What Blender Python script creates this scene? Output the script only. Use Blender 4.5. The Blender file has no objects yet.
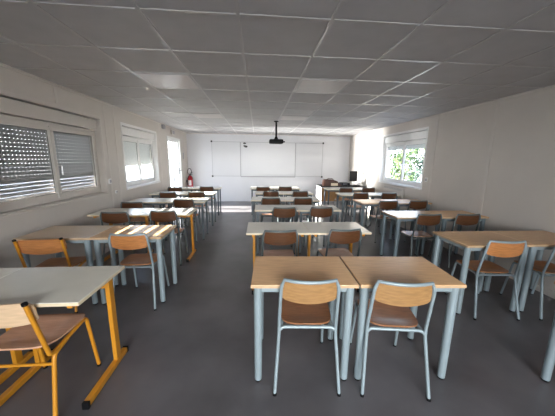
import bpy, bmesh, math, random
from mathutils import Vector, Matrix
random.seed(7)
C = bpy.context.scene.collection
S = bpy.context.scene
PI = math.pi
R = math.radians

# ------------------------------------------------------------------ camera
CAM_H = 1.540
CEIL = 2.432
XL, XR, YB, YN = -2.50, 3.43, 9.50, -2.60     # left wall, right wall, board wall, wall behind the camera
p_, y_, r_ = 0.18687, 0.07938, 0.01269
fwd = Vector((math.sin(y_)*math.cos(p_), math.cos(y_)*math.cos(p_), -math.sin(p_)))
rt = Vector((math.cos(y_), -math.sin(y_), 0)); up = rt.cross(fwd)
ca = rt*math.cos(r_) + up*math.sin(r_); cb = -rt*math.sin(r_) + up*math.cos(r_)
cd = bpy.data.cameras.new('camera'); cam = bpy.data.objects.new('camera', cd); C.objects.link(cam)
cd.sensor_fit = 'HORIZONTAL'; cd.sensor_width = 36; cd.lens = 254.5/555*36; cd.clip_start = 0.02; cd.clip_end = 300
cam.matrix_world = Matrix(((ca.x, cb.x, -fwd.x, 0), (ca.y, cb.y, -fwd.y, 0), (ca.z, cb.z, -fwd.z, CAM_H), (0, 0, 0, 1)))
S.camera = cam

# ------------------------------------------------------------------ world, sun, exposure
S.view_settings.view_transform = 'Standard'; S.view_settings.look = 'None'
S.view_settings.gamma = 1; S.view_settings.use_curve_mapping = False
S.view_settings.exposure = 0.90
SKY = 6.0
SUN = 64.0
w = bpy.data.worlds.new('sky'); S.world = w; w.use_nodes = True
nt = w.node_tree; nt.nodes.clear()
wo = nt.nodes.new('ShaderNodeOutputWorld'); bg = nt.nodes.new('ShaderNodeBackground')
tc = nt.nodes.new('ShaderNodeTexCoord'); sp = nt.nodes.new('ShaderNodeSeparateXYZ'); cr = nt.nodes.new('ShaderNodeValToRGB')
cr.color_ramp.elements[0].position = 0.0; cr.color_ramp.elements[0].color = (0.97, 0.97, 1.0, 1)
cr.color_ramp.elements[1].position = 0.6; cr.color_ramp.elements[1].color = (0.45, 0.62, 0.95, 1)
nt.links.new(tc.outputs['Generated'], sp.inputs[0]); nt.links.new(sp.outputs[2], cr.inputs[0])
nt.links.new(cr.outputs[0], bg.inputs[0]); bg.inputs[1].default_value = SKY; nt.links.new(bg.outputs[0], wo.inputs[0])
sd = bpy.data.lights.new('sun', 'SUN'); sun = bpy.data.objects.new('sun', sd); C.objects.link(sun)
sd.energy = SUN; sd.angle = R(0.6); sd.color = (1.0, 0.94, 0.86)
sun.rotation_euler = Vector((1, -0.05, -0.31)).to_track_quat('-Z', 'Y').to_euler()
sun.location = (-30, 6, 12)

def portal(name, x, y0, y1, z0, z1, into):
    l = bpy.data.lights.new(name, 'AREA'); l.shape = 'RECTANGLE'; l.size = z1-z0; l.size_y = y1-y0
    o = bpy.data.objects.new(name, l); C.objects.link(o)
    o.location = (x, (y0+y1)/2, (z0+z1)/2); o.rotation_euler = (0, -into*PI/2, 0)
    l.cycles.is_portal = True
    return o
portal('daylight_portal', XL-0.4, 7.5, 8.66, 0.0, 2.15, 1)
portal('daylight_portal', XL-0.4, 5.1, 6.7, 0.95, 1.45, 1)
portal('daylight_portal', XR+0.4, 5.1, 6.95, 0.95, 2.1, -1)
portal('daylight_portal', XR+0.4, -2.0, 0.2, 0.95, 2.1, -1)

# added area lamp as fill from behind, shining through the unseen rear window
rl = bpy.data.lights.new('rear_fill', 'AREA'); rl.shape = 'RECTANGLE'; rl.size = 2.8; rl.size_y = 1.1; rl.energy = 48; rl.spread = R(80); rl.color = (1.0, 0.97, 0.94)
ro = bpy.data.objects.new('rear_fill', rl); C.objects.link(ro); ro.location = (0.4, YN-0.30, 1.62); ro.rotation_euler = (R(66), 0, 0)

# added area lamp outside the glass door, shining in level and a little upward
yl = bpy.data.lights.new('door_beam', 'AREA'); yl.shape = 'RECTANGLE'; yl.size = 1.6; yl.size_y = 1.3; yl.energy = 160; yl.spread = R(24); yl.color = (1.0, 0.985, 0.98)
yo = bpy.data.objects.new('door_beam', yl); C.objects.link(yo); yo.location = (-10.5, 8.3, 0.5); yo.rotation_euler = (0, -R(96), 0)

# ------------------------------------------------------------------ materials
def mat(name, col, rough=0.5, metal=0.0, var=0.0, scale=8.0, bump=0.0, bscale=60.0, coat=0.0, stretch=None, spec=0.5, col2=None):
    m = bpy.data.materials.new(name); m.use_nodes = True; n = m.node_tree; b = n.nodes['Principled BSDF']
    b.inputs['Base Color'].default_value = (*col, 1); b.inputs['Roughness'].default_value = rough
    b.inputs['Metallic'].default_value = metal; b.inputs['Coat Weight'].default_value = coat
    b.inputs['Specular IOR Level'].default_value = spec
    t = n.nodes.new('ShaderNodeTexCoord'); mp = n.nodes.new('ShaderNodeMapping'); n.links.new(t.outputs['Object'], mp.inputs[0])
    if stretch: mp.inputs['Scale'].default_value = stretch
    nz = n.nodes.new('ShaderNodeTexNoise'); nz.inputs['Scale'].default_value = scale; nz.inputs['Detail'].default_value = 5
    n.links.new(mp.outputs[0], nz.inputs[0])
    r = n.nodes.new('ShaderNodeValToRGB'); c2 = col2 or tuple(c*(1-var) for c in col)
    r.color_ramp.elements[0].position = 0.32; r.color_ramp.elements[0].color = (*c2, 1)
    r.color_ramp.elements[1].position = 0.68; r.color_ramp.elements[1].color = (*[min(1, c*(1+var*0.5)) for c in col], 1)
    n.links.new(nz.outputs[0], r.inputs[0]); n.links.new(r.outputs[0], b.inputs['Base Color'])
    if bump:
        z2 = n.nodes.new('ShaderNodeTexNoise'); z2.inputs['Scale'].default_value = bscale
        n.links.new(t.outputs['Object'], z2.inputs[0])
        bp = n.nodes.new('ShaderNodeBump'); bp.inputs['Strength'].default_value = bump; bp.inputs['Distance'].default_value = 0.004
        n.links.new(z2.outputs[0], bp.inputs['Height']); n.links.new(bp.outputs[0], b.inputs['Normal'])
    return m

M = {}
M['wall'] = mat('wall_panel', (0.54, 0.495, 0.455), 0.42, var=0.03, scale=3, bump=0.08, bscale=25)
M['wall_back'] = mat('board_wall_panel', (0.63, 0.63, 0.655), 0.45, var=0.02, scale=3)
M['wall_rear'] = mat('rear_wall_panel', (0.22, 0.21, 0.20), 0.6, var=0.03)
M['trim'] = mat('joint_cover', (0.56, 0.515, 0.475), 0.35, var=0.02)
M['ceiling'] = mat('ceiling_tile', (0.44, 0.43, 0.435), 0.75, var=0.05, scale=5, bump=0.15, bscale=180)
M['grid'] = mat('ceiling_grid', (0.40, 0.385, 0.38), 0.28, var=0.01)
M['led'] = mat('light_diffuser', (0.53, 0.49, 0.47), 0.35, var=0.01)
M['floor'] = mat('vinyl_floor', (0.105, 0.098, 0.104), 0.30, var=0.38, scale=1.6, bump=0.05, bscale=90, spec=0.6)
M['base'] = mat('baseboard', (0.30, 0.30, 0.31), 0.4, var=0.05)
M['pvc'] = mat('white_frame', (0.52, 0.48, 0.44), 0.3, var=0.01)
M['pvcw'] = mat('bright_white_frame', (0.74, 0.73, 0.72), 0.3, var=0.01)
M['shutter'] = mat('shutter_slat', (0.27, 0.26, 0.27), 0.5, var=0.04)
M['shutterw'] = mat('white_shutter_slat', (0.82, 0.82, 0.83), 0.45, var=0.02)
M['seal'] = mat('dark_seal', (0.05, 0.05, 0.05), 0.6, var=0.1)
M['chrome'] = mat('satin_metal', (0.55, 0.55, 0.55), 0.3, 0.9, var=0.02)
M['beech'] = mat('beech_desk_top', (0.80, 0.48, 0.245), 0.27, spec=0.5, var=0.12, scale=6, stretch=(1.2, 14, 14))
M['beechl'] = mat('pale_desk_top', (0.66, 0.50, 0.35), 0.30, var=0.10, scale=6, stretch=(1.2, 14, 14))
M['cream'] = mat('cream_desk_top', (0.76, 0.72, 0.63), 0.23, var=0.03, scale=9)
M['edge'] = mat('beech_edge', (0.50, 0.33, 0.19), 0.45, var=0.12, scale=20)
M['edgel'] = mat('birch_edge', (0.66, 0.55, 0.38), 0.45, var=0.08, scale=20)
M['ply'] = mat('beech_plywood', (0.33, 0.18, 0.072), 0.32, var=0.2, scale=5, stretch=(2, 16, 16))
M['plyd'] = mat('seat_plywood', (0.27, 0.115, 0.05), 0.36, var=0.22, scale=5, stretch=(2, 16, 16))
M['ply_backlit'] = mat('backlit_plywood', (0.11, 0.043, 0.016), 0.36, var=0.22, scale=5, stretch=(2, 16, 16))  # backlit shade painted into the plywood of the rear chair backs
M['plym'] = mat('amber_plywood', (0.46, 0.185, 0.06), 0.34, var=0.2, scale=5, stretch=(2, 16, 16))
M['plyr'] = mat('rosy_plywood', (0.56, 0.31, 0.20), 0.27, var=0.12, scale=5, stretch=(2, 14, 14))
M['plyp'] = mat('pale_plywood', (0.66, 0.46, 0.29), 0.38, var=0.12, scale=5, stretch=(2, 14, 14))
M['blue'] = mat('blue_grey_steel', (0.25, 0.305, 0.33), 0.33, 0.15, var=0.03)
M['grey'] = mat('grey_steel', (0.10, 0.12, 0.135), 0.35, 0.2, var=0.03)
M['steel_backlit'] = mat('backlit_chair_steel', (0.12, 0.145, 0.15), 0.35, 0.2, var=0.03)  # chair steel with the shade of the backlit rows in its colour
M['shaded'] = mat('shaded_blue_steel', (0.15, 0.19, 0.215), 0.33, 0.15, var=0.03)  # blue-grey steel darkened to carry the shade on mid-row desk legs
M['yellow'] = mat('yellow_steel', (0.56, 0.235, 0.018), 0.33, 0.05, var=0.05)
M['black'] = mat('black_plastic', (0.005, 0.005, 0.006), 0.5, spec=0.2, var=0.2)
M['board'] = mat('whiteboard_enamel', (0.60, 0.60, 0.62), 0.3, var=0.01, scale=2)
M['alu'] = mat('board_frame', (0.36, 0.36, 0.38), 0.4, 0.3, var=0.02)
M['red'] = mat('red_enamel', (0.34, 0.006, 0.015), 0.28, var=0.05)
M['label'] = mat('white_label', (0.82, 0.80, 0.78), 0.5, var=0.02)
M['leather'] = mat('brown_leather', (0.07, 0.024, 0.013), 0.45, var=0.3, scale=12, bump=0.2, bscale=90)
M['screen'] = mat('black_screen', (0.003, 0.003, 0.004), 0.35, spec=0.2, var=0.05)
M['white'] = mat('white_plastic', (0.80, 0.80, 0.80), 0.4, var=0.01)
M['darktop'] = mat('black_desk_top', (0.02, 0.019, 0.02), 0.5, spec=0.2, var=0.1)
M['ground'] = mat('pale_gravel', (0.34, 0.33, 0.31), 0.9, var=0.15, scale=4)
M['leaf'] = mat('leaf', (0.030, 0.060, 0.018), 0.7, var=0.5, scale=0.8, spec=0.2, col2=(0.05, 0.07, 0.02))
M['leaf2'] = mat('dark_leaf', (0.016, 0.036, 0.024), 0.7, spec=0.2, var=0.5, scale=0.8)
M['bark'] = mat('bark', (0.12, 0.08, 0.05), 0.9, var=0.3)
g = bpy.data.materials.new('clear_glass'); g.use_nodes = True; n = g.node_tree; n.nodes.clear()
go = n.nodes.new('ShaderNodeOutputMaterial'); mx = n.nodes.new('ShaderNodeMixShader'); tr = n.nodes.new('ShaderNodeBsdfTransparent')
gl = n.nodes.new('ShaderNodeBsdfGlossy'); fr = n.nodes.new('ShaderNodeFresnel'); gl.inputs['Roughness'].default_value = 0.02
fr.inputs['IOR'].default_value = 1.35; tr.inputs[0].default_value = (0.95, 0.97, 0.965, 1)
geo = n.nodes.new('ShaderNodeNewGeometry'); mt = n.nodes.new('ShaderNodeMath'); mt.operation = 'SUBTRACT'; mt.inputs[0].default_value = 1; mu = n.nodes.new('ShaderNodeMath'); mu.operation = 'MULTIPLY'
n.links.new(geo.outputs['Backfacing'], mt.inputs[1]); n.links.new(mt.outputs[0], mu.inputs[0]); n.links.new(fr.outputs[0], mu.inputs[1])
n.links.new(mu.outputs[0], mx.inputs[0]); n.links.new(tr.outputs[0], mx.inputs[1]); n.links.new(gl.outputs[0], mx.inputs[2]); n.links.new(mx.outputs[0], go.inputs[0])
M['glass'] = g

# ------------------------------------------------------------------ mesh helpers
class MB:
    def __init__(s): s.bm = bmesh.new()
    def box(s, x0, x1, y0, y1, z0, z1, bev=0.0):
        r = bmesh.ops.create_cube(s.bm, size=1); vs = r['verts']
        for v in vs:
            v.co = Vector(((x0+x1)/2+v.co.x*(x1-x0), (y0+y1)/2+v.co.y*(y1-y0), (z0+z1)/2+v.co.z*(z1-z0)))
        if bev:
            es = list({e for v in vs for e in v.link_edges})
            bmesh.ops.bevel(s.bm, geom=es, offset=bev, segments=2, affect='EDGES', profile=0.5)
        return s
    def tube(s, pts, r, n=10, caps=True, rx=None):
        """sweep a round (or oval, rx wide) section along points; r may be a list"""
        pts = [Vector(p) for p in pts]; rs = r if isinstance(r, (list, tuple)) else [r]*len(pts)
        T = []
        for i in range(len(pts)):
            a = pts[max(0, i-1)]; b = pts[min(len(pts)-1, i+1)]; T.append((b-a).normalized())
        ref = Vector((1, 0, 0)) if abs(T[0].x) < 0.8 else Vector((0, 1, 0))
        u = (ref - T[0]*ref.dot(T[0])).normalized(); rings = []
        for i, p in enumerate(pts):
            u = (u - T[i]*u.dot(T[i])).normalized(); v = T[i].cross(u); k = rx if rx else 1
            rings.append([s.bm.verts.new(p + u*math.cos(2*PI*j/n)*rs[i]*k + v*math.sin(2*PI*j/n)*rs[i]) for j in range(n)])
        for a, b in zip(rings, rings[1:]):
            for j in range(n):
                s.bm.faces.new((a[j], a[(j+1) % n], b[(j+1) % n], b[j]))
        if caps:
            s.bm.faces.new(rings[0][::-1]); s.bm.faces.new(rings[-1])
        return s
    def grid(s, fn, nu, nv, th):
        """slab: fn(u,v)->(pos, normal), thickness th along the normal"""
        A = [[None]*(nv+1) for _ in range(nu+1)]; B = [[None]*(nv+1) for _ in range(nu+1)]
        for i in range(nu+1):
            for j in range(nv+1):
                p, nn = fn(i/nu, j/nv); p = Vector(p); nn = Vector(nn)
                A[i][j] = s.bm.verts.new(p+nn*th/2); B[i][j] = s.bm.verts.new(p-nn*th/2)
        for i in range(nu):
            for j in range(nv):
                s.bm.faces.new((A[i][j], A[i+1][j], A[i+1][j+1], A[i][j+1])); s.bm.faces.new((B[i][j], B[i][j+1], B[i+1][j+1], B[i+1][j]))
        for i in range(nu):
            s.bm.faces.new((A[i][0], B[i][0], B[i+1][0], A[i+1][0])); s.bm.faces.new((A[i][nv], A[i+1][nv], B[i+1][nv], B[i][nv]))
        for j in range(nv):
            s.bm.faces.new((A[0][j], A[0][j+1], B[0][j+1], B[0][j])); s.bm.faces.new((A[nu][j], B[nu][j], B[nu][j+1], A[nu][j+1]))
        return s
    def prism(s, poly, axis, a, b):
        """extrude a 2D polygon along axis from a to b"""
        def P(q, t):
            return {'x': (t, q[0], q[1]), 'y': (q[0], t, q[1]), 'z': (q[0], q[1], t)}[axis]
        A = [s.bm.verts.new(P(q, a)) for q in poly]; B = [s.bm.verts.new(P(q, b)) for q in poly]; k = len(poly)
        s.bm.faces.new(A[::-1]); s.bm.faces.new(B)
        for j in range(k): s.bm.faces.new((A[j], A[(j+1) % k], B[(j+1) % k], B[j]))
        return s
    def build(s, name, m, parent=None, smooth=False, kind=None, loc=None):
        bmesh.ops.recalc_face_normals(s.bm, faces=s.bm.faces[:])
        me = bpy.data.meshes.new(name); s.bm.to_mesh(me); s.bm.free()
        if smooth:
            for f in me.polygons: f.use_smooth = True
            me.set_sharp_from_angle(angle=R(38))
        me.materials.append(m)
        o = bpy.data.objects.new(name, me); C.objects.link(o)
        if parent: o.parent = parent
        if kind: o['kind'] = kind
        if loc: o.location = loc
        return o

def fillet(pts, rad, k=5):
    pts = [Vector(p) for p in pts]; out = [pts[0]]
    for a, b, c in zip(pts, pts[1:], pts[2:]):
        d1 = a-b; d2 = c-b; t = min(rad, d1.length*0.45, d2.length*0.45)
        p = b+d1.normalized()*t; q = b+d2.normalized()*t
        for i in range(k+1):
            f = i/k; out.append(p*(1-f)**2 + b*2*f*(1-f) + q*f*f)
    out.append(pts[-1]); return out

def empty(name, label, cat, loc=(0, 0, 0), rz=0, group=None):
    o = bpy.data.objects.new(name, None); C.objects.link(o); o.empty_display_size = 0.1
    o.location = loc; o.rotation_euler = (0, 0, rz); o['label'] = label; o['category'] = cat
    if group: o['group'] = group
    return o
def tag(o, label, cat, group=None):
    o['label'] = label; o['category'] = cat
    if group: o['group'] = group
    return o
def copy_tree(o, parent=None):
    c = o.copy(); C.objects.link(c); c.parent = parent
    for ch in list(o.children): copy_tree(ch, c)
    return c

# ------------------------------------------------------------------ room shell
WT = 0.17
MB().box(XL-0.4, XR+0.4, YN-0.3, YB+0.3, -0.12, 0).build('floor', M['floor'], kind='structure')
cm = MB().box(XL-0.4, XR+0.4, YN-0.3, YB+0.3, CEIL, CEIL+0.15).build('ceiling', M['ceiling'], kind='structure')
GX0, GY0 = -0.120, 1.805
gb = MB()
i = -4
while GX0+0.6*i < XR:
    x = GX0+0.6*i
    if x > XL: gb.box(x-0.012, x+0.012, YN, YB, CEIL-0.006, CEIL+0.004)
    i += 1
j = -8
while GY0+0.6*j < YB:
    y = GY0+0.6*j
    if y > YN: gb.box(XL, XR, y-0.012, y+0.012, CEIL-0.0055, CEIL+0.004)
    j += 1
gb.build('trim_1', M['grid'], kind='structure')
MB().box(XL, XL+0.02, YN, YB, CEIL-0.02, CEIL).box(XR-0.02, XR, YN, YB, CEIL-0.02, CEIL).box(XL+.02, XR-.02, YB-0.02, YB, CEIL-0.02, CEIL).build('trim_2', M['trim'], kind='structure')

def side_wall(name, x, sgn, holes):
    """holes: (y0,y1,z0,z1) sorted by y"""
    b = MB(); xa, xb = (x, x+sgn*WT) if sgn > 0 else (x+sgn*WT, x); y = YN-0.3
    for (y0, y1, z0, z1) in holes:
        b.box(xa, xb, y, y0, 0, CEIL)
        if z0 > 0: b.box(xa, xb, y0, y1, 0, z0)
        b.box(xa, xb, y0, y1, z1, CEIL); y = y1
    b.box(xa, xb, y, YB+0.3, 0, CEIL)
    return b.build(name, M['wall'], kind='structure')
W1 = (2.60, 4.43, 0.97, 2.15); W2 = (5.09, 6.70, 0.97, 2.15); D1 = (7.50, 8.66, 0, 2.13)
W3 = (5.10, 6.92, 0.99, 2.20); W4 = (-1.9, 0.1, 0.97, 2.15)
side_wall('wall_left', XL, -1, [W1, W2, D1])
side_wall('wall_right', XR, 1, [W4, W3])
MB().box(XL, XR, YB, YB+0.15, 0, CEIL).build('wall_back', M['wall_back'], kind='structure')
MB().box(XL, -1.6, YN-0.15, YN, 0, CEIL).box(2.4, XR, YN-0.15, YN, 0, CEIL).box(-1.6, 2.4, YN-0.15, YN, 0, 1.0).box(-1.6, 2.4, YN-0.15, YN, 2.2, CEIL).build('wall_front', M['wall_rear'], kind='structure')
# joint covers between the wall panels
jb = MB()
for y in (-1.2, 1.2, 3.57): jb.box(XL, XL+0.006, y-0.022, y+0.022, 0.08 if y != 3.57 else W1[3]+0.05, CEIL-0.02)
for y in (4.58, 4.86, 6.95, 8.85): jb.box(XL, XL+0.006, y-0.02, y+0.02, 0.08, CEIL-0.02)
jb.build('trim_3', M['trim'], kind='structure')
jb = MB()
for y in (1.2, 3.6, 4.82, 7.15, 8.4): jb.box(XR-0.006, XR, y-0.022, y+0.022, 0.08, CEIL-0.02)
jb.build('trim_4', M['trim'], kind='structure')
MB().box(XL, XL+0.01, YN, D1[0]-0.05, 0, 0.08).box(XL, XL+0.01, D1[1]+0.05, YB, 0, 0.08).build('baseboard_left', M['trim'], kind='structure')
MB().box(XR-0.01, XR, YN, YB, 0, 0.08).build('baseboard_right', M['trim'], kind='structure')
MB().box(XL+.01, XR-.01, YB-0.01, YB, 0, 0.08).build('baseboard_back', M['wall_back'], kind='structure')

def frame_rect(b, xa, xb, y0, y1, z0, z1, t, bev=0.004):
    b.box(xa, xb, y0, y1, z0, z0+t, bev); b.box(xa, xb, y0, y1, z1-t, z1, bev)
    b.box(xa, xb, y0, y0+t, z0+t, z1-t, bev); b.box(xa, xb, y1-t, y1, z0+t, z1-t, bev)

def make_window(name, x, s, hole, shut, white, handle_at=0.5):
    """s = outward direction; shut = z of the lowered shutter's lower edge"""
    y0, y1, z0, z1 = hole; PV = M['pvcw'] if white else M['pvc']
    X = lambda a, b: (min(x+s*a, x+s*b), max(x+s*a, x+s*b))
    root = MB()
    # reveal lining and the casing on the wall face
    e = 0.012
    xa, xb = X(0, 0.105)
    root.box(xa, xb, y0, y0+e, z0, z1).box(xa, xb, y1-e, y1, z0, z1).box(xa, xb, y0, y1, z1-e, z1).box(xa, xb, y0, y1, z0, z0+e)
    xa, xb = X(-0.010, 0.0); c = 0.035
    root.box(xa, xb, y0-c, y0+.004, z0-c, z1+c).box(xa, xb, y1-.004, y1+c, z0-c, z1+c).box(xa, xb, y0, y1, z1-.004, z1+c).box(xa, xb, y0, y1, z0-c, z0+.004)
    w_ = root.build(name, M['trim'] if not white else PV, kind='structure')
    # rolling shutter box under the top of the reveal
    xa, xb = X(0.035, 0.14); zt = z1-0.025
    MB().box(xa, xb, y0+e, y1-e, zt-0.155, zt, 0.008).build('shutter_box', PV, w_)
    zf = zt-0.165
    xa, xb = X(0.142, 0.15)
    MB().box(xa, xb, y0+e, y1-e, zf-.002, z1).build('closing_board', PV, w_)
    xa, xb = X(0.085, 0.15)
    b = MB(); frame_rect(b, xa, xb, y0+e, y1-e, z0+e, zf, 0.045); b.build('window_frame', PV, w_)
    ym = (y0+y1)/2
    for k, (a, c2) in enumerate(((y0+e+0.04, ym+0.025), (ym-0.025, y1-e-0.04))):
        off = 0.0 if k else 0.012
        xa, xb = X(0.072+off, 0.110+off*0.4)
        b = MB(); frame_rect(b, xa, xb, a, c2, z0+e+0.035, zf-0.035, 0.06, 0.006); sash = b.build('sash', PV, w_)
        xa, xb = X(0.094, 0.100)
        MB().box(xa, xb, a+0.055, c2-0.055, z0+e+0.09, zf-0.09).build('pane', M['glass'], sash)
        xa, xb = X(0.086+off, 0.092+off); b = MB(); frame_rect(b, xa, xb, a+0.058, c2-0.058, z0+e+0.093, zf-0.093, 0.006, 0); b.build('seal', M['seal'], sash)
    yh = ym+0.035 if s < 0 else ym-0.035; zh = (z0+zf)/2-0.03
    xh = lambda a: x+s*a
    MB().tube(fillet([(xh(.075), yh, zh), (xh(.03), yh, zh), (xh(.03), yh+0.0, zh-0.12)], 0.015), 0.009).build('window_handle', M['chrome'], w_, True)
    # shutter slats outside the glass, small slots between them
    xa, xb = X(0.155, 0.164); pitch = 0.045
    if shut < zf-0.05:
        b = MB(); z = zf; gap = 0.0030 if not white else 0.0015
        step = 0.048
        while z-pitch > shut-0.001:
            low = (not white) and z-pitch < z0+0.31
            g_ = 0.0068 if low else gap
            if low:
                xi, xo = x+s*0.154, x+s*0.167; dz = 0.0042   # sloped slat edges, higher on the outside
                b.prism([(xi, z-pitch+g_), (xo, z-pitch+g_+dz), (xo, z+dz), (xi, z)], 'y', y0+e, y1-e)
            else: b.box(xa, xb, y0+e, y1-e, z-pitch+g_, z)
            if not low:
                yy = y0+0.02
                while yy < y1-0.05:
                    b.box(xa, xb, yy, yy+(0.027 if not white else 0.04), z-pitch, z-pitch+g_); yy += step
            z -= pitch
        b.build('shutter', M['shutterw'] if white else M['shutter'], w_)
    # inner sill
    xa, xb = X(-0.03, 0.085)
    MB().box(xa, xb, y0-0.03, y1+0.03, z0-0.028, z0+0.002, 0.005).build('window_sill', PV if white else M['trim'], w_)
    return w_
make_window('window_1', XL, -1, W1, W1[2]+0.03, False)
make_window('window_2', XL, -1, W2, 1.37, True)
make_window('window_3', XR, 1, W3, 1.80, True)
make_window('window_4', XR, 1, W4, 1.12, True)

b = MB(); b.box(-1.6, 2.4, YN-.09, YN-.03, 1.0, 1.06).box(-1.6, 2.4, YN-.09, YN-.03, 2.14, 2.2)
for x_ in (-1.6, 0.37, 2.34): b.box(x_, x_+.06, YN-.09, YN-.03, 1.06, 2.14)
w5 = b.build('window_5', M['pvc'], kind='structure')  # added window, unseen, opening the rear wall to the fill light
for x_ in (-1.54, 0.43): MB().box(x_, x_+1.91, YN-.065, YN-.059, 1.06, 2.14).build('pane', M['glass'], w5)

# glazed entrance door
y0, y1, z0, z1 = D1
b = MB(); b.box(XL-0.14, XL+0.012, y0-0.03, y0+0.04, 0, z1+0.03).box(XL-0.14, XL+0.012, y1-0.04, y1+0.03, 0, z1+0.03).box(XL-0.14, XL+0.012, y0+.04, y1-.04, z1-0.04, z1+0.03).box(XL-0.14, XL+0.0, y0+.04, y1-.04, 0, 0.02)
dr = b.build('door_1', M['pvcw'], kind='structure')
for a, c2 in ((y0+0.042, 8.075), (8.08, y1-0.042)):
    b = MB(); frame_rect(b, XL-0.09, XL-0.04, a, c2, 0.022, z1-0.042, 0.055, 0.005); lf = b.build('door_leaf', M['pvcw'], dr)
    MB().box(XL-0.068, XL-0.062, a+0.05, c2-0.05, 0.07, z1-0.09).build('pane', M['glass'], lf)
MB().tube(fillet([(XL-0.03, 8.585, 1.17), (XL+0.03, 8.585, 1.17), (XL+0.03, 8.50, 1.17)], 0.012), 0.010).box(XL-0.04, XL-0.03, 8.57, 8.60, 1.04, 1.25, 0.003).build('door_handle', M['seal'], dr, True)

# ceiling light panels (switched off), set in the grid
def ceil_light(ix, iy, label):
    x0 = GX0+0.6*ix; yy = GY0+0.6*iy
    t = empty('ceiling_light', label, 'ceiling light', (x0+0.3, yy+0.3, CEIL), 0, 'square light panels in the ceiling grid')
    b = MB()
    for (a, c_, d, e) in ((-0.286, 0.286, -0.286, -0.27), (-0.286, 0.286, 0.27, 0.286), (-0.286, -0.27, -0.27, 0.27), (0.27, 0.286, -0.27, 0.27)):
        b.box(a, c_, d, e, -0.010, 0.0)
    b.build('frame', M['grid'], t); MB().box(-0.27, 0.27, -0.27, 0.27, -0.007, 0.0).build('diffuser', M['led'], t)
ceil_light(-2, 2, 'square white ceiling light panel, unlit, nearest of those on the left')
ceil_light(1, 2, 'square white ceiling light panel, unlit, nearest of those on the right')
ceil_light(-2, 6, 'square white ceiling light panel, unlit, farther one on the left toward the whiteboard')
ceil_light(1, 6, 'square white ceiling light panel, unlit, farther one on the right just before the projector pole')

# ------------------------------------------------------------------ desks
def dt(b, w_=0.70, d=0.50):
    return b.box(0.001, w_-0.001, 0, d, 0.724, 0.7495, 0.003)
def desk_A(top, edge, legs_m, slim=False, name='school_desk'):
    """four legs at the corners; local origin = front-left corner on the floor"""
    t = empty(name, 'x', 'desk')
    MB().box(0.001, 0.699, 0, 0.50, 0.7275, 0.75, 0.002).build('tabletop', M[top], t)
    b = MB(); b.box(0.0, 0.70, -0.001, 0.501, 0.7285, 0.7465)  # edge band just proud of the top
    b.build('edge_band', M[edge], t)
    i_ = 0.045; rr = 0.014 if slim else 0.027
    b = MB(); b.box(i_, 0.70-i_, 0.03, 0.05, 0.685, 0.728, .003).box(i_, 0.70-i_, 0.45, 0.47, 0.685, 0.728, .003)
    b.box(0.03, 0.05, 0.045, 0.455, 0.685, 0.728, .003).box(0.65, 0.67, 0.045, 0.455, 0.685, 0.728, .003)
    b.build('frame', M[legs_m], t)
    for lx in (i_, 0.70-i_):
        for ly in (i_, 0.50-i_):
            if slim:
                l = MB().box(lx-.0175, lx+.0175, ly-.0175, ly+.0175, 0.012, 0.727, .004).build('leg', M[legs_m], t)
                MB().box(lx-.0155, lx+.0155, ly-.0155, ly+.0155, 0, 0.013).build('foot_cap', M['black'], l)
            else:
                l = MB().tube([(lx, ly, 0.016), (lx, ly, 0.727)], [0.0255, 0.030], 18).build('leg', M[legs_m], t, True)
                MB().tube([(lx, ly, 0), (lx, ly, 0.004), (lx, ly, 0.018)], [0.021, 0.0235, 0.0235], 18).build('foot_cap', M['black'], l, True)
    return t
def desk_B(top, edge):
    t = empty('school_desk', 'x', 'desk')
    MB().box(0.001, 0.699, 0, 0.50, 0.7275, 0.75, 0.002).build('tabletop', M[top], t)
    MB().box(0.0, 0.70, -0.001, 0.501, 0.7285, 0.7465).build('edge_band', M[edge], t)
    for lx in (0.075, 0.625):
        MB().box(lx-.015, lx+.015, 0.385, 0.44, 0.035, 0.70, .004).build('upright', M['yellow'], t)
        MB().box(lx-.014, lx+.014, 0.03, 0.47, 0.695, 0.728, .004).build('support_arm', M['yellow'], t)
        f = MB().box(lx-.019, lx+.019, 0.045, 0.525, 0.008, 0.046, .004).build('foot_bar', M['yellow'], t)
        for yy in (0.035, 0.515): MB().box(lx-.020, lx+.020, yy, yy+0.022, 0.0, 0.047, .003).build('end_cap', M['black'], f)
    MB().box(0.09, 0.61, 0.40, 0.425, 0.62, 0.66, .003).build('crossbar', M['yellow'], t)
    return t

# ------------------------------------------------------------------ chairs
def ply_seat(bm, w_, d, yc, z, dish=0.010, n=44, rings=9, th=0.011):
    V = []
    for side in (0.5, -0.5):
        L = []
        for k in range(1, rings+1):
            r = k/rings; ring = []
            for j in range(n):
                a = 2*PI*j/n; c, s_ = math.cos(a), math.sin(a); e = 4.2
                q = (abs(c)**e+abs(s_)**e)**(-1/e); u, v = c*q*r, s_*q*r
                ww = w_/2*(1+0.05*v)
                zz = z - dish*math.exp(-(r/0.62)**4) - 0.02*max(0, v-0.62)**2/0.144*0.9 + 0.008*max(0, -v-0.5)/0.5
                ring.append(bm.bm.verts.new((u*ww, yc+v*d/2, zz+side*th)))
            L.append(ring)
        cv = bm.bm.verts.new((0, yc, z-dish+side*th))
        for j in range(n): bm.bm.faces.new((cv, L[0][j], L[0][(j+1) % n]))
        for a_, b_ in zip(L, L[1:]):
            for j in range(n): bm.bm.faces.new((a_[j], a_[(j+1) % n], b_[(j+1) % n], b_[j]))
        V.append(L[-1])
    for j in range(n): bm.bm.faces.new((V[0][j], V[1][j], V[1][(j+1) % n], V[0][(j+1) % n]))
    return bm
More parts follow.
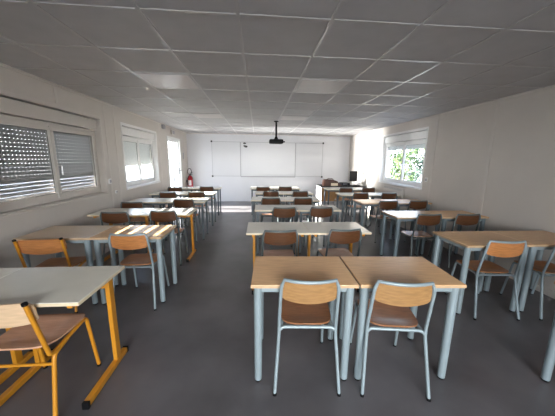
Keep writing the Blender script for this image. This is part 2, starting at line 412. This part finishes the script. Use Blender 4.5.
def back_fn(w_, yb, zt, zb, bow, tilt, round_=0.02, topsag=0.0):
    def fn(u, v):
        x = (u-0.5)*2; k = 1-x*x
        e = max(0, abs(x)-0.86)/0.14; shr = round_*(1-math.sqrt(max(0, 1-e*e)))
        top = zt-shr-topsag*k; bot = zb+shr-0.022*k
        z = bot+(top-bot)*v
        return (x*w_/2, yb-bow*k+tilt*(zt-z), z), (0, -1, 0)
    return fn
def chair_A(steel, back, seat):
    """tubular hoop-backed stacking chair; origin on the floor between the rear feet, facing +y"""
    t = empty('school_chair', 'x', 'chair'); r = 0.0115
    # loop: seat level -> up -> across the top (bowed rearward) -> down
    pts = [(-.19, .095, .40), (-.19, .095, .47), (-.182, .043, .745)]
    top = []
    for k in range(7):
        x = -1+2*k/6; top.append((x*.162, .040-.030*(1-x*x), .806-.004*(1-x*x)))
    loop = fillet([pts[0], pts[1], pts[2], (-.173, .040, .790)], .04)[:-1] + top + fillet([(.173, .040, .790), (.182, .043, .745), (.19, .095, .47), (.19, .095, .40)], .04)[1:]
    MB().tube(loop, r).build('back_frame', M[steel], t, True)
    for s_ in (-1, 1):
        l = MB().tube(fillet([(s_*.19, .095, .435), (s_*.19, .093, .40), (s_*.2145, .004, .012)], .03), r).build('leg', M[steel], t, True)
        MB().tube([(s_*.2153, .001, 0), (s_*.2150, .003, .016)], .0135, 12).build('foot_cap', M['black'], l, True)
        l = MB().tube(fillet([(s_*.17, .30, .436), (s_*.172, .43, .437), (s_*.187, .496, .012)], .03), r).build('leg', M[steel], t, True)
        MB().tube([(s_*.187, .499, 0), (s_*.187, .496, .016)], .0135, 12).build('foot_cap', M['black'], l, True)
        MB().tube(fillet([(s_*.19, .095, .415), (s_*.17, .14, .434), (s_*.17, .33, .436)], .02), .0105).build('seat_rail', M[steel], t, True)
    MB().tube(fillet([(-.19, .095, .415), (-.165, .105, .434), (.165, .105, .434), (.19, .095, .415)], .03), .0115).build('crossbar', M[steel], t, True)
    ply_seat(MB(), .365, .375, .285, .453).build('seat', M[seat], t, True)
    MB().grid(back_fn(.352, .045, .795, .668, .030, .14, .012, .004), 16, 5, .010).build('backrest', M[back], t, True)
    return t
def chair_B(back='plyp', seat='plyr'):
    """yellow chair whose uprights end in open capped tubes"""
    t = empty('school_chair', 'x', 'chair'); r = .0125
    for s_ in (-1, 1):
        MB().tube(fillet([(s_*.185, -.03, .79), (s_*.185, .06, .415), (s_*.185, .10, .410), (s_*.182, .385, .440), (s_*.19, .44, .012)], .035), r).build('side_tube', M['yellow'], t, True)
        MB().tube([(s_*.185, -.0325, .797), (s_*.185, -.0295, .785)], .0145, 12).build('end_cap', M['black'], t, True)
        l = MB().tube(fillet([(s_*.185, .20, .418), (s_*.187, .085, .395), (s_*.20, .005, .012)], .03), r).build('leg', M['yellow'], t, True)
        MB().tube([(s_*.2, .004, 0), (s_*.2, .005, .016)], .0145, 12).build('foot_cap', M['black'], l, True)
        MB().tube([(s_*.19, .441, 0), (s_*.19, .44, .016)], .0145, 12).build('foot_cap', M['black'], t, True)
    MB().tube([(-.19, .072, .345), (.19, .072, .345)], .009).build('crossbar', M['yellow'], t, True)
    MB().tube([(-.185, .30, .422), (.185, .30, .422)], .009).build('crossbar', M['yellow'], t, True)
    ply_seat(MB(), .375, .375, .245, .455).build('seat', M[seat], t, True)
    MB().grid(back_fn(.385, -.0, .785, .655, .020, .20, .020), 16, 5, .011).build('backrest', M[back], t, True)
    return t

PROTO = {}
def instance(key, maker, loc, rz, label, group):
    if key not in PROTO: o = PROTO[key] = maker()
    else: o = copy_tree(PROTO[key])
    o.location = loc; o.rotation_euler = (0, 0, rz); o['label'] = label; o['group'] = group
    return o
DK = {'A': lambda: desk_A('beech', 'edge', 'blue'), 'D': lambda: desk_A('beech', 'edge', 'shaded'), 'P': lambda: desk_A('beechl', 'edge', 'blue'), 'B': lambda: desk_B('cream', 'edgel'), 'C': lambda: desk_A('cream', 'edgel', 'grey', True)}
DLOOK = {'A': 'beech-topped desk with blue-grey legs', 'D': 'beech-topped desk with slate-grey legs', 'P': 'pale wood desk with blue-grey legs',
         'B': 'cream-topped desk with yellow feet', 'C': 'cream-topped desk with slim grey legs'}
BLK = {'L': 'left block', 'C': 'centre block', 'R': 'right block'}
ORD = {1: 'front row nearest camera', 2: 'second row', 3: 'third row', 4: 'fourth row', 5: 'fifth row', 6: 'row before the whiteboard'}
ORDR = {1: 'nearest full row', 2: 'second full row', 3: 'third full row', 4: 'fourth full row', 5: 'row before the teacher desk'}
ROWS = [  # block, row, x, y, rot deg, type left, type right
    ('L', 1, -2.395, 1.37, 0, 'B', 'B'), ('L', 2, -2.385, 2.58, 0, 'P', 'A'), ('L', 3, -2.385, 3.68, 0, 'B', 'B'),
    ('L', 4, -2.40, 4.78, 0, 'C', 'C'), ('L', 5, -2.41, 5.85, 0, 'C', 'C'), ('L', 6, -2.44, 7.0, 0, 'C', 'C'),
    ('C', 1, -0.045, 1.515, -2.9, 'A', 'A'), ('C', 2, -0.125, 2.69, -.8, 'B', 'B'), ('C', 3, -0.045, 3.98, -.8, 'C', 'C'),
    ('C', 4, -0.13, 5.0, -2, 'C', 'C'), ('C', 5, -0.06, 6.0, 0, 'C', 'C'), ('C', 6, -0.20, 7.04, 0, 'C', 'C'),
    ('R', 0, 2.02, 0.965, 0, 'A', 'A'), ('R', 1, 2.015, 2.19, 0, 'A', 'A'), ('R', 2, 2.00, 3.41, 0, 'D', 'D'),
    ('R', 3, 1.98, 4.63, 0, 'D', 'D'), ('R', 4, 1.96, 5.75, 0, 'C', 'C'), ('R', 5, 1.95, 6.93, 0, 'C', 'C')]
for (bk, rw, x, y, rot, ta, tb) in ROWS:
    for k, ty in enumerate((ta, tb)):
        if bk == 'R' and rw == 0 and k == 1: continue
        a = R(rot); sw = 0.712 if (bk, rw) == ('C', 1) else 0.703; px = x+k*sw*math.cos(a); py = y+k*sw*math.sin(a)
        side = ('left', 'right')[k]; o_ = (ORDR if bk == 'R' else ORD).get(rw)
        if bk == 'R' and rw == 0: lab = 'beech school desk with blue-grey leg, cut off by the lower right edge'
        else: lab = f'{DLOOK[ty]}, {BLK[bk]}, {o_}, {side} one'
        instance('desk'+ty, DK[ty], (px, py, 0), a, lab, 'school desks in paired rows')
CK = {'b': lambda: chair_A('blue', 'ply', 'plyd'), 'm': lambda: chair_A('blue', 'plym', 'plym'), 'g': lambda: chair_A('steel_backlit', 'ply_backlit', 'plyr'), 'y': chair_B, 'z': lambda: chair_B('plym', 'plym')}
CLOOK = {'b': 'blue-grey plywood-backed chair', 'g': 'shade-darkened tube chair', 'y': 'yellow tube chair', 'z': 'yellow brown-backed chair', 'm': 'blue-grey amber-backed chair'}
CH = [  # block, row, side, x centre, y of rear feet, rot, type
    ('L', 1, 1, -1.385, 1.325, 0, 'y'), ('L', 2, 0, -2.02, 2.44, 7, 'z'), ('L', 2, 1, -1.27, 2.47, 0, 'm'),
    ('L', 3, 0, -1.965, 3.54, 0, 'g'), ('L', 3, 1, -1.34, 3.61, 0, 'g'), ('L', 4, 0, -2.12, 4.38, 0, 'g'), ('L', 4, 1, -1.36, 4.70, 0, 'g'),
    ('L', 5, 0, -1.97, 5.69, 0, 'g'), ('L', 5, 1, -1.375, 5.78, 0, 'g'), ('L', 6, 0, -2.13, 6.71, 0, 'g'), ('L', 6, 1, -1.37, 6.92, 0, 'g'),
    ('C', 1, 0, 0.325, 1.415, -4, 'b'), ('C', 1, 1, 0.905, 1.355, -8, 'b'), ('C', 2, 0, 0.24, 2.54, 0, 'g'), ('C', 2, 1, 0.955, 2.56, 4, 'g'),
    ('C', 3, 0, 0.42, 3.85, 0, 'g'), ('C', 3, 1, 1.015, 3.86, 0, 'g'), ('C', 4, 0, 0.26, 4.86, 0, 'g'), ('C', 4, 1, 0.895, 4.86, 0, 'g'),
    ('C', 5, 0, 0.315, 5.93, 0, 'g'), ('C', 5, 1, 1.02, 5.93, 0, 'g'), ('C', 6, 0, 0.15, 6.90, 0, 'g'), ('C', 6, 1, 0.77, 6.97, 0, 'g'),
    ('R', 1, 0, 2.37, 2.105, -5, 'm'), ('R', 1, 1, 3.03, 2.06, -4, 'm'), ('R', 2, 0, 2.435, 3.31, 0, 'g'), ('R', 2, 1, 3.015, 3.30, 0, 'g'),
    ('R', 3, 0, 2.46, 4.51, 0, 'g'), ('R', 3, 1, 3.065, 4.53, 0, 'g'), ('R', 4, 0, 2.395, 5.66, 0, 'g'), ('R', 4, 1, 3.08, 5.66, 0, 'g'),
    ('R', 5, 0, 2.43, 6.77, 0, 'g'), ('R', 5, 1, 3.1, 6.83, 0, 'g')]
for (bk, rw, k, x, y, rot, ty) in CH:
    o_ = (ORDR if bk == 'R' else ORD)[rw]
    instance('chair'+ty, CK[ty], (x, y, 0), R(rot), f'{CLOOK[ty]} at {("left", "right")[k]} desk, {BLK[bk]}, {o_}', 'school chairs tucked in at the desks')

# ------------------------------------------------------------------ whiteboard
wb = empty('whiteboard', 'wide white triptych board with two open wings on the far wall', 'whiteboard', (0.39, YB, 0.93))
def panel(x0, x1, nm, d):
    o = MB().box(x0+.012, x1-.012, -d, -d+.018, 0.012, 1.218).build(nm, M['board'], wb)
    b = MB(); 
    b.box(x0, x1, -d-.004, -d+.022, 0, .014, .002).box(x0, x1, -d-.004, -d+.022, 1.216, 1.23, .002).box(x0, x0+.014, -d-.004, -d+.022, .014, 1.216, .002).box(x1-.014, x1, -d-.004, -d+.022, .014, 1.216, .002)
    b.build('panel_frame', M['alu'], o); return o
panel(-1.0, 1.0, 'main_panel', .028); panel(-2.02, -1.004, 'wing_panel', .028); panel(1.004, 2.02, 'wing_panel', .028)
for x_, z_ in ((-2.02, 0), (-2.02, 1.23), (2.02, 0), (2.02, 1.23)):
    MB().box(x_-.03, x_+.03, -.04, -.003, z_-.03, z_+.03, .01).build('corner_cap', M['black'], wb)
MB().box(-1.0, 1.0, -.10, -.03, -.022, -.008, .003).box(-1.0, 1.0, -.104, -.10, -.022, .008).build('pen_tray', M['alu'], wb)
tag(MB().prism([(0.055*math.cos(a)*1, 0.028*math.sin(a)) for a in [2*PI*i/14 for i in range(14)]], 'y', YB-.05, YB-.033).build('board_magnet', M['seal'], None, True, loc=(-0.46, 0, 2.11)), 'upper dark oval magnet at the top left of the main whiteboard panel', 'magnet', 'magnets on the whiteboard')
tag(MB().prism([(0.075*math.cos(a)+.01*math.sin(2*a), 0.038*math.sin(a)-0.2*0.075*math.cos(a)) for a in [2*PI*i/16 for i in range(16)]], 'y', YB-.05, YB-.033).build('board_magnet', M['seal'], None, True, loc=(-0.43, 0, 2.0)), 'lower dark magnet at the top left of the main whiteboard panel', 'magnet', 'magnets on the whiteboard')

# ------------------------------------------------------------------ projector hanging on its pole
pj = empty('projector', 'black projector hanging on a black pole from the ceiling', 'projector', (0.44, 6.2, 0))
MB().tube([(0, 0, 2.06), (0, 0, CEIL-.01)], .022, 14).build('pole', M['black'], pj, True)
MB().tube([(0, 0, CEIL-.022), (0, 0, CEIL-.001)], .055, 20).build('ceiling_flange', M['black'], pj, True)
MB().tube([(0, 0, 2.0), (0, 0, 2.035), (0, 0, 2.075)], [.07, .045, .026], 16).build('bracket', M['black'], pj, True)
MB().box(-.165, .165, -.13, .13, 1.915, 2.015, .03).build('projector_body', M['black'], pj, True)
MB().tube([(.09, .12, 1.965), (.09, .155, 1.965)], [.036, .033], 18).build('lens', M['screen'], pj, True)
MB().box(.15, .205, -.05, .05, 1.948, 1.978, .008).build('connector_cover', M['black'], pj)

# ------------------------------------------------------------------ teacher desk and what stands on it
td = empty('teacher_desk', 'white and beech teacher desk with black top in the far right corner', 'teacher desk', (1.96, 7.72, 0))
MB().box(0, 1.44, 0, .70, .725, .752, .003).build('tabletop', M['darktop'], td)
MB().box(.01, .035, .02, .68, 0, .725, .002).build('side_panel', M['white'], td)
MB().box(1.40, 1.425, .02, .68, 0, .725, .002).build('side_panel', M['white'], td)
MB().box(.036, 1.399, .05, .068, .28, .70, .002).build('modesty_panel', M['ply'], td)
bag = empty('leather_bag', 'brown leather bag slumped on the left of the teacher desk', 'bag', (2.36, 7.93, .753))
MB().prism([(-.30, 0), (-.29, .17), (-.25, .205), (.02, .195), (.14, .15), (.30, .012), (.30, 0)], 'y', -.09, .09).build('bag_body', M['leather'], bag)
bb = MB().tube(fillet([(-.2, -.05, .19), (-.16, -.07, .235), (-.02, -.07, .235), (.03, -.05, .18)], .04), .009).build('handle', M['leather'], bag, True)
MB().box(-.06, .16, -.096, -.089, .01, .09, .003).build('flap_pocket', M['edgel'], bag)
mo = empty('computer_monitor', 'small black flat monitor on a stand on the teacher desk', 'monitor', (3.11, 8.12, .753), R(10))
MB().box(-.14, .14, -.015, .02, .13, .46, .006).build('casing', M['black'], mo)
MB().box(-.128, .128, -.018, -.014, .145, .448).build('screen', M['screen'], mo)
MB().box(-.02, .02, .0, .02, .01, .21, .004).build('stand', M['white'], mo)
MB().box(-.09, .09, -.07, .07, 0, .014, .005).build('base', M['black'], mo)
kb = MB().box(-.20, .20, -.07, .07, 0, .026, .006)
for i in range(10):
    for j in range(3): kb.box(-.185+i*.037, -.155+i*.037, -.055+j*.037, -.025+j*.037, .026, .032)
tag(kb.build('keyboard', M['black'], loc=(3.04, 7.85, .753)), 'black keyboard lying in front of the monitor on the teacher desk', 'keyboard')
pc = empty('desktop_computer', 'low black computer box beside the monitor on the teacher desk', 'computer', (2.83, 8.12, .753))
MB().box(-.13, .13, -.16, .16, 0, .085, .006).build('case', M['black'], pc); MB().box(-.11, .04, -.163, -.159, .045, .06).build('disc_slot', M['alu'], pc)
ph = empty('desk_telephone', 'white desk telephone at the right end of the teacher desk', 'telephone', (3.32, 8.05, .753))
MB().prism([(-.09, 0), (-.09, .03), (.09, .075), (.09, 0)], 'x', -.07, .07).build('base', M['label'], ph)
MB().tube(fillet([(-.045, -.09, .05), (-.045, -.07, .08), (-.045, .07, .115), (-.045, .09, .085)], .03), .017).build('handset', M['label'], ph, True)

# ------------------------------------------------------------------ fire extinguisher
fe = empty('fire_extinguisher', 'red fire extinguisher with black hose in the far left corner', 'fire extinguisher', (-2.365, 9.22, .50))
MB().tube([(0, 0, .0), (0, 0, .03), (0, 0, .38), (0, 0, .43), (0, 0, .455)], [.07, .082, .082, .055, .028], 24).build('cylinder', M['red'], fe, True)
MB().tube([(0, 0, .45), (0, 0, .50)], .022, 14).box(-.02, .09, -.012, .012, .50, .515, .003).prism([(-.02, .53), (.10, .57), (.10, .58), (-.02, .545)], 'y', -.012, .012).build('valve', M['black'], fe)
pts = [(.03*0, -.03, .49)] + [(.065*math.sin(a), -.05, .60-.11*math.cos(a)) for a in [2*PI*i/16 for i in range(1, 16)]] + [(-.02, -.06, .47), (-.075, -.06, .36), (-.09, -.03, .12)]
MB().tube(pts, .011, 8).build('hose', M['black'], fe, True)
MB().box(-.05, .05, -.086, -.076, .12, .30, .002).build('instruction_label', M['label'], fe)
MB().box(-.135, -.07, -.03, .03, .25, .29).build('wall_bracket', M['black'], fe)

# ------------------------------------------------------------------ small wall items
r_ = empty('electric_heater', 'pale wall-mounted electric heater below the right window', 'heater', (XR, 6.13, .55))
MB().box(-.055, -.012, -.47, .47, 0, .37, .010).build('casing', M['trim'], r_)
b = MB()
for i in range(20): b.box(-.058, -.054, -.42+i*.043, -.395+i*.043, .30, .345)
b.build('outlet_grille', M['grid'], r_)
MB().box(-.03, 0, -.3, .3, .05, .30).build('wall_bracket', M['alu'], r_)
def wallbox(name, x, y, z, s, w_, h_, d, label, cat, m='white', btn=True):
    o = empty(name, label, cat, (x, y, z))
    x0, x1 = (0, d) if s > 0 else (-d, 0)
    MB().box(x0, x1, -w_/2, w_/2, -h_/2, h_/2, .004).build('plate', M[m], o)
    if btn:
        x0, x1 = (d-.001, d+.005) if s > 0 else (-d-.005, -d+.001)
        MB().box(x0, x1, -w_/3, w_/3, -h_/3, h_/3, .002).build('button', M['alu'], o)
wallbox('shutter_switch', XL, 4.52, 1.15, 1, .07, .08, .02, 'small shutter switch on the left wall beside the closed window', 'switch')
wallbox('wall_socket', XL, 4.68, .95, 1, .05, .05, .02, 'small white wall socket low between the two left windows', 'socket')
wallbox('shutter_switch', XR, 4.94, 1.18, -1, .07, .08, .02, 'small shutter switch on the right wall beside the window', 'switch')
wallbox('thermostat', XL, 8.97, 1.63, 1, .05, .22, .02, 'narrow grey thermostat on the left wall beyond the glass door', 'thermostat', 'alu')
wallbox('emergency_light', XL, 7.21, 2.36, 1, .16, .10, .05, 'small grey emergency light high on the left wall', 'emergency light', 'alu')
wallbox('exit_light', XL, 7.95, 2.29, 1, .26, .14, .05, 'pale exit light box above the glass door', 'exit light', 'trim')

# ------------------------------------------------------------------ outdoors
MB().box(-60, 60, -50, 70, -.45, -.35).build('ground', M['ground'], kind='structure')
def tree(x, y, h, r, m, label, nleaf, name='tree'):
    t = empty(name, label, 'tree', (x, y, -.35), 0, 'greenery outside the right window')
    MB().tube([(0, 0, 0), (.03, .02, h*.4), (0, 0, h*.8)], [.09, .07, .03], 8).build('trunk', M['bark'], t, True)
    b = MB(); cl = [(Vector((random.uniform(-1, 1)*r*.7, random.uniform(-1, 1)*r*.7, h*random.uniform(.22, .95))), r*random.uniform(.3, .6)) for _ in range(16)]
    for _ in range(nleaf):
        c, rr = random.choice(cl); d = Vector((random.gauss(0, 1), random.gauss(0, 1), random.gauss(0, 1))).normalized()
        p = c+d*rr*random.uniform(.5, 1); a = Vector((random.gauss(0, 1), random.gauss(0, 1), random.gauss(0, 1))).normalized(); bb_ = d.cross(a).normalized()
        s_ = random.uniform(.05, .10); a = (a*0.4+d.cross(bb_)*.6).normalized()
        v = [b.bm.verts.new(p+a*s_), b.bm.verts.new(p+bb_*s_*.5), b.bm.verts.new(p-a*s_), b.bm.verts.new(p-bb_*s_*.5)]
        b.bm.faces.new(v)
    b.build('foliage', m, t)
tree(7.6, 12.9, 3.0, 1.1, M['leaf'], 'light green leafy tree outside the right window, left of its mullion', 1500)
tree(9.4, 13.9, 2.6, .8, M['leaf2'], 'dark green tree outside the right window, seen in its near pane', 1500)
tree(9.6, 16.6, 4.2, 1.3, M['leaf2'], 'tall dark green tree farther off, in the far pane of the right window', 1500)
